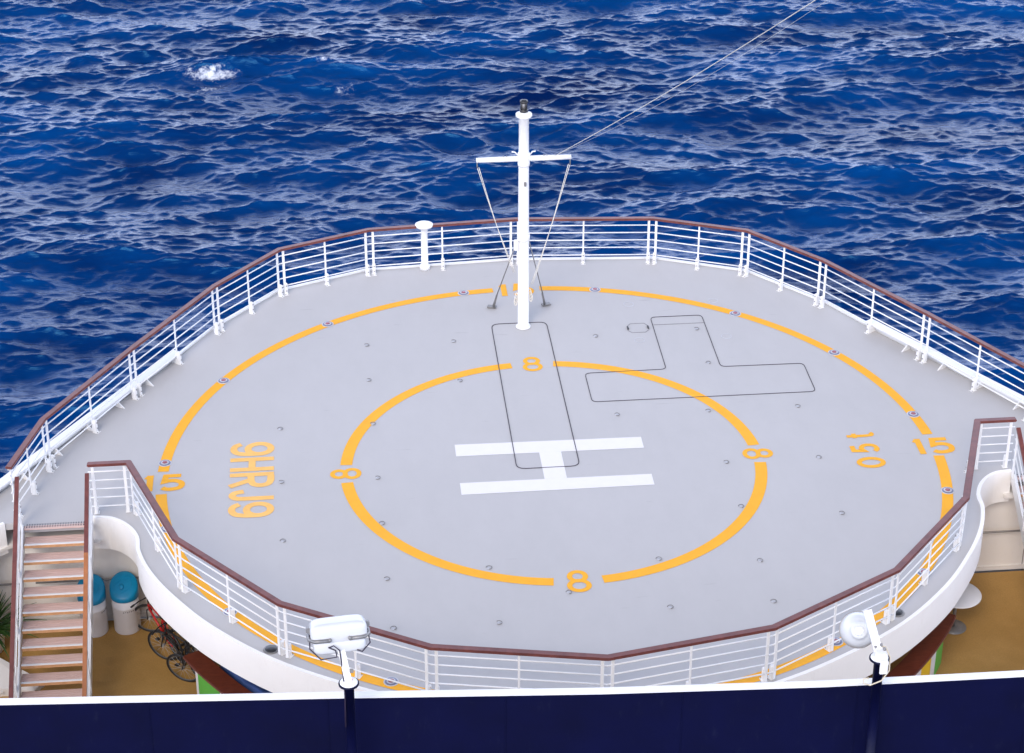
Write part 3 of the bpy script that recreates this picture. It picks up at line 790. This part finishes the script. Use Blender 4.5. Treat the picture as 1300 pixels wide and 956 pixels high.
def lamp_post(x, y, top, label):
    r = empty('floodlight', (x, y, 3.85)); tag(r, label, 'floodlight')
    h = top-3.85
    MB().lathe([(.12, .0), (.12, .03), (.062, .035), (.062, h-.03), (.115, h-.025), (.125, h-.02), (.125, h)], seg=24).build('post', 'navy', r)
    MB().lathe([(.108, h+.001), (.108, h+.012), (.03, h+.014)], seg=24).build('top_plate', 'white_clean', r)
    return r, h
r, h = lamp_post(-4.13, -14.33, 5.90, 'white box floodlight on a navy post in front of the near rail, left')
# arm leaning forward and up to the lamp head
p0_ = Vector((0, .0, h+.01)); p1_ = Vector((-.09, .30, h+.40))
MB().beam(p0_, p1_, .085, .04, up=(0, -1, .5)).build('arm', 'white_clean', r)
c0_ = Vector((-.10, .40, h+.50)); rot = Euler((R(-12), 0, R(6))).to_matrix().to_4x4()
hd = MB(); hd.pillow(c0_, (.345, .15, .135), rot); hd_o = hd.build('lamp_housing', 'acrylic', r)
for f in hd_o.data.polygons: f.use_smooth = True
b = MB()
def lc(x, y, z): return c0_+(rot @ Vector((x, y, z)))
for s in (-1, 1):
    b = MB()
    b.tube([lc(s*.12, -.165, -.06), lc(s*.30, -.155, -.06), lc(s*.36, -.08, -.06), lc(s*.365, .05, -.05)], .024, 6)
    b.box(lc(s*.36, .02, .03), (.05, .07, .07), rot, bev=.01)
    b.build('clamp_band', 'steel', r)
for s in (-1, 1): b = MB(); b.lathe([(.022, -.01), (.022, .012), (.01, .016)], lc(s*.12, -.175, -.05), 10, (rot @ Matrix.Rotation(R(90), 4, 'X')).to_3x3()).build('bolt', 'steel', r)
b = MB(); b.pillow(lc(0, .0, -.17), (.32, .15, .09), rot); o = b.build('reflector_cover', 'acrylic', r)
b = MB(); b.tube([lc(-.35, -.02, -.02), lc(-.36, -.07, -.18), lc(-.24, -.15, -.30), lc(-.05, -.17, -.28), Vector((-.14, .20, h+.34)), Vector((-.22, .18, h+.40)), Vector((-.16, .16, h+.44)), Vector((-.09, .17, h+.36)), Vector((-.07, .10, h+.15)), Vector((-.05, -.02, h-.05)), Vector((-.06, -.08, h-.6))], .009, 6)
b.tube([lc(.35, -.02, -.02), lc(.37, -.08, -.18), lc(.26, -.16, -.25), lc(.20, -.16, -.22)], .009, 6); b.build('cable', 'cable', r)
MB().box((.04, .06, h+.13), (.05, .02, .05), (R(-50), 0, 0), bev=.004).build('hinge', 'steel', r)
MB().box((.03, .02, h+.03), (.035, .012, .02), (R(-50), 0, 0)).build('sticker', 'redmark', r)

r, h = lamp_post(2.36, -14.36, 5.84, 'white round floodlight seen from behind on a navy post, right')
MB().beam(Vector((0, .02, h+.02)), Vector((-.10, .36, h+.46)), .10, .05, up=(0, -1, .5)).build('arm', 'white_clean', r)
k = MB(); k.box((.01, .0, h+.05), (.15, .16, .09), bev=.02); k.box((.03, -.12, h-.06), (.10, .03, .20), bev=.008); k.build('bracket', 'white_clean', r)
ax = Vector((-.10, -.42, .28)).normalized(); q = Vector((0, 0, 1)).rotation_difference(ax).to_matrix()
MB().lathe([(.215, -.14), (.225, -.11), (.215, -.05), (.19, .02), (.14, .08), (.11, .10), (.105, .15), (.085, .172), (.03, .178)], Vector((-.17, .42, h+.12)), 36, q).build('lamp_bowl', 'acrylic', r)
MB().lathe([(.23, -.155), (.235, -.145), (.23, -.13)], Vector((-.17, .42, h+.12)), 36, q).build('bowl_rim', 'steel', r)
MB().lathe([(.06, .179), (.055, .21), (.03, .22)], Vector((-.17, .42, h+.12)), 18, q).build('gear_cap', 'white_clean', r)
for (x, y, z) in ((-.04, .07, .11), (.03, .08, .13), (.06, .02, .11)): MB().lathe([(.02, 0), (.02, .025), (.01, .03)], (x, y, h+z-.01), 10).build('bolt', 'steel', r)
b = MB(); b.tube([(.04, .10, h+.10), (.10, .10, h+.08), (.14, .02, h-.02), (.12, -.06, h-.16), (.02, -.12, h-.26), (-.12, -.12, h-.32), (-.20, -.10, h-.30), (-.20, -.08, h-.25), (-.13, -.08, h-.24)], .010, 6); b.build('cable', 'cablecream', r)

# ------------------------------------------------------------------ sea: a tile of FFT waves, real geometry
def ocean_tile(N, L, seed, peak, hs, wind, chop, nar=14):
    rng = np.random.default_rng(seed)
    k1 = 2*np.pi*np.fft.fftfreq(N, L/N); kx, ky = np.meshgrid(k1, k1, indexing='xy')
    k = np.hypot(kx, ky); k[0, 0] = 1e-6
    kp = 2*np.pi/peak; ca = (kx*math.cos(wind)+ky*math.sin(wind))/k
    sp = np.exp(-1.25*(kp/k)**2)/k**4.1
    spread = np.where(k < 2.2*kp, np.abs(ca)**nar, np.abs(ca)**(nar*.6)*.97+.03)
    sp = sp*spread*np.exp(-(k*.042)**2); sp[0, 0] = 0
    ph = rng.normal(size=(N, N))+1j*rng.normal(size=(N, N))
    H = np.sqrt(sp)*ph
    h = np.fft.ifft2(H); sc = hs/4/np.std(h.real)
    H = H*sc; h = np.fft.ifft2(H).real
    dx = np.fft.ifft2(-1j*kx/k*H).real*chop; dy = np.fft.ifft2(-1j*ky/k*H).real*chop
    return h, dx, dy
NN, LL = 1024, 96.0
systems = [ocean_tile(NN, LL, 11, 18.0, .92, R(88), -1.0, 12), ocean_tile(NN, LL, 5, 6.5, .26, R(72), -1.0, 16),
           ocean_tile(NN, LL, 23, 5.0, .20, R(102), -1.0, 18), ocean_tile(NN, LL, 8, 2.1, .088, R(80), -.9, 12),
           ocean_tile(NN, LL, 31, 1.5, .05, R(104), -.9, 12), ocean_tile(NN, LL, 77, .75, .026, R(90), -.8, 8)]
h, dx, dy = (sum(q[i] for q in systems) for i in range(3))
big = systems[0][0]+systems[1][0]*.7; my, mx_ = np.unravel_index(np.argmax(big), big.shape)   # put the tallest crest under the whitecap
ry_, rx_ = int((87.2-22.0)/LL*NN)-my, int((-9.5+39.0)/LL*NN)-mx_
h, dx, dy = (np.roll(q, (ry_, rx_), (0, 1)) for q in (h, dx, dy))
d_ = LL/NN

jac = (1+(np.roll(dx, -1, 1)-np.roll(dx, 1, 1))/(2*d_))*(1+(np.roll(dy, -1, 0)-np.roll(dy, 1, 0))/(2*d_))
X0, Y0 = -39.0, 22.0
FOAM = [(-10.6, 86.4, 2.8, .8, .56), (-10.6, 84.9, 2.2, 1.3, .43), (-10.4, 83.2, 1.4, 1.2, .38), (-3.8, 86.8, 1.3, .5, .50), (-2.8, 84.0, 1.6, 1.7, .40), (-1.2, 72.8, 1.8, 1.0, .335), (20, 95, 2, .4, .36)]
def sea_mesh(name, step, ox, oy, foam=True, fine=False):
    idx = np.arange(0, NN+1, step) % NN; g = np.arange(0, NN+1, step)*d_
    hh = h[np.ix_(idx, idx)]; xx = dx[np.ix_(idx, idx)]; yy = dy[np.ix_(idx, idx)]
    gx, gy = np.meshgrid(g, g, indexing='xy'); n = len(g)
    co = np.stack([gx+xx+ox, gy+yy+oy, hh+SEA_Z], -1).reshape(-1, 3).astype(np.float32)
    i = np.arange(n*n).reshape(n, n)
    q = np.stack([i[:-1, :-1], i[:-1, 1:], i[1:, 1:], i[1:, :-1]], -1).reshape(-1).astype(np.int32)
    me = bpy.data.meshes.new(name); me.vertices.add(n*n); me.vertices.foreach_set('co', co.ravel())
    nf = (n-1)*(n-1); me.loops.add(nf*4); me.loops.foreach_set('vertex_index', q); me.polygons.add(nf)
    me.polygons.foreach_set('loop_start', np.arange(nf, dtype=np.int32)*4); me.polygons.foreach_set('loop_total', np.full(nf, 4, np.int32))
    me.polygons.foreach_set('use_smooth', np.ones(nf, bool)); me.update(calc_edges=True)
    fo = np.zeros(n*n, np.float32)
    if foam:
        J = jac[np.ix_(idx, idx)].ravel(); fo += np.clip((.22-J)*.9, 0, .25).astype(np.float32)
        for fx, fy, sx, sy, a in FOAM:
            w = np.exp(-((co[:, 0]-fx)/sx)**2-((co[:, 1]-fy)/sy)**2)
            fo = np.maximum(fo, (a*w).astype(np.float32))
    at = me.attributes.new('foam', 'FLOAT', 'POINT'); at.data.foreach_set('value', fo)
    me.materials.append(M['sea']); o = bpy.data.objects.new(name, me); COL.objects.link(o)
    tag(o, kind='structure'); return o
sea = sea_mesh('sea', 1, X0, Y0)
sea['label'] = 'deep blue wind-ruffled sea with pale reflections and small whitecaps'
for i in (-1, 0, 1):
    for j in (-1, 0, 1):
        if i or j: sea_mesh('sea', 8, X0+i*LL, Y0+j*LL, False)
# the open sea out to the horizon
m = MB(); bm = m.bm
out = 9000; a0, a1, b0, b1 = X0-LL+2, X0+2*LL-2, Y0-LL+2, Y0+2*LL-2
for (x0, x1, y0, y1) in ((-out, out, b1, out), (-out, out, -out, b0), (-out, a0, b0, b1), (a1, out, b0, b1)):
    bm.faces.new([bm.verts.new(p) for p in ((x0, y0, SEA_Z-.2), (x1, y0, SEA_Z-.2), (x1, y1, SEA_Z-.2), (x0, y1, SEA_Z-.2))])
tag(m.build('sea', 'sea'), kind='structure')

# ------------------------------------------------------------------ camera
f_px, PX, PY = 2730.904, 650.0, 433.5
cam = bpy.data.cameras.new('camera'); co = bpy.data.objects.new('camera', cam); COL.objects.link(co)
cam.sensor_width = 36; cam.sensor_fit = 'HORIZONTAL'; cam.lens = 36*f_px/1300
cam.shift_y = -(478-PY)/1300
co.location = (-4.14346, -35.23349, 21.73173); co.rotation_euler = (1.07782636, -.0001086, -.0944738)
cam.clip_end = 30000; cam.clip_start = .1; scn.camera = co

# ------------------------------------------------------------------ light
EL, AZ = R(40), R(202)          # compass-style rotation used by the sky texture
w = bpy.data.worlds.new('World'); scn.world = w; w.use_nodes = True; nt = w.node_tree
bg = nt.nodes['Background']; sky = nt.nodes.new('ShaderNodeTexSky'); sky.sky_type = 'NISHITA'; sky.sun_disc = False
sky.sun_elevation = EL; sky.sun_rotation = AZ; sky.air_density = 1.0; sky.dust_density = .6; sky.ozone_density = 3.0; sky.altitude = 0
# thin broken high cloud over the blue
tc = nt.nodes.new('ShaderNodeTexCoord'); mp = nt.nodes.new('ShaderNodeMapping'); mp.inputs['Scale'].default_value = (1.2, 1.2, 3.5)
nt.links.new(tc.outputs['Generated'], mp.inputs['Vector'])
cn = nt.nodes.new('ShaderNodeTexNoise'); cn.inputs['Scale'].default_value = 1.6; cn.inputs['Detail'].default_value = 6; nt.links.new(mp.outputs[0], cn.inputs['Vector'])
cr = nt.nodes.new('ShaderNodeValToRGB'); cr.color_ramp.elements[0].position = .35; cr.color_ramp.elements[1].position = .62
cr.color_ramp.elements[0].color = (.0, .0, .0, 1); cr.color_ramp.elements[1].color = (.06, .06, .06, 1)
nt.links.new(cn.outputs['Fac'], cr.inputs['Fac'])
# haze bank: cloud thickens towards the horizon
sx = nt.nodes.new('ShaderNodeSeparateXYZ'); nt.links.new(tc.outputs['Generated'], sx.inputs[0])
hz_ = nt.nodes.new('ShaderNodeMapRange'); hz_.interpolation_type = 'SMOOTHSTEP'; hz_.inputs[1].default_value = .30; hz_.inputs[2].default_value = .74
hz_.inputs[3].default_value = 1.0; hz_.inputs[4].default_value = 0.0; nt.links.new(sx.outputs['Z'], hz_.inputs[0])
pw = nt.nodes.new('ShaderNodeMath'); pw.operation = 'POWER'; pw.inputs[1].default_value = 1.3; nt.links.new(hz_.outputs[0], pw.inputs[0])
mxf = nt.nodes.new('ShaderNodeMath'); mxf.operation = 'MAXIMUM'
nt.links.new(pw.outputs[0], mxf.inputs[0]); nt.links.new(cr.outputs['Color'], mxf.inputs[1])
mix = nt.nodes.new('ShaderNodeMix'); mix.data_type = 'RGBA'
nt.links.new(mxf.outputs[0], mix.inputs[0]); nt.links.new(sky.outputs['Color'], mix.inputs[6])
mix.inputs[7].default_value = (23.5, 26.2, 34.0, 1)
nt.links.new(mix.outputs[2], bg.inputs['Color']); bg.inputs['Strength'].default_value = .12
sun = bpy.data.lights.new('sun', 'SUN'); so = bpy.data.objects.new('sun', sun); COL.objects.link(so)
sun.energy = 2.3; sun.angle = R(26); sun.color = (1, .89, .78)
dirv = Vector((math.sin(AZ)*math.cos(EL), math.cos(AZ)*math.cos(EL), math.sin(EL)))
so.rotation_euler = dirv.to_track_quat('Z', 'Y').to_euler()

scn.view_settings.view_transform = 'Standard'; scn.view_settings.look = 'None'; scn.view_settings.gamma = 1
scn.view_settings.use_curve_mapping = False; scn.view_settings.exposure = -.06
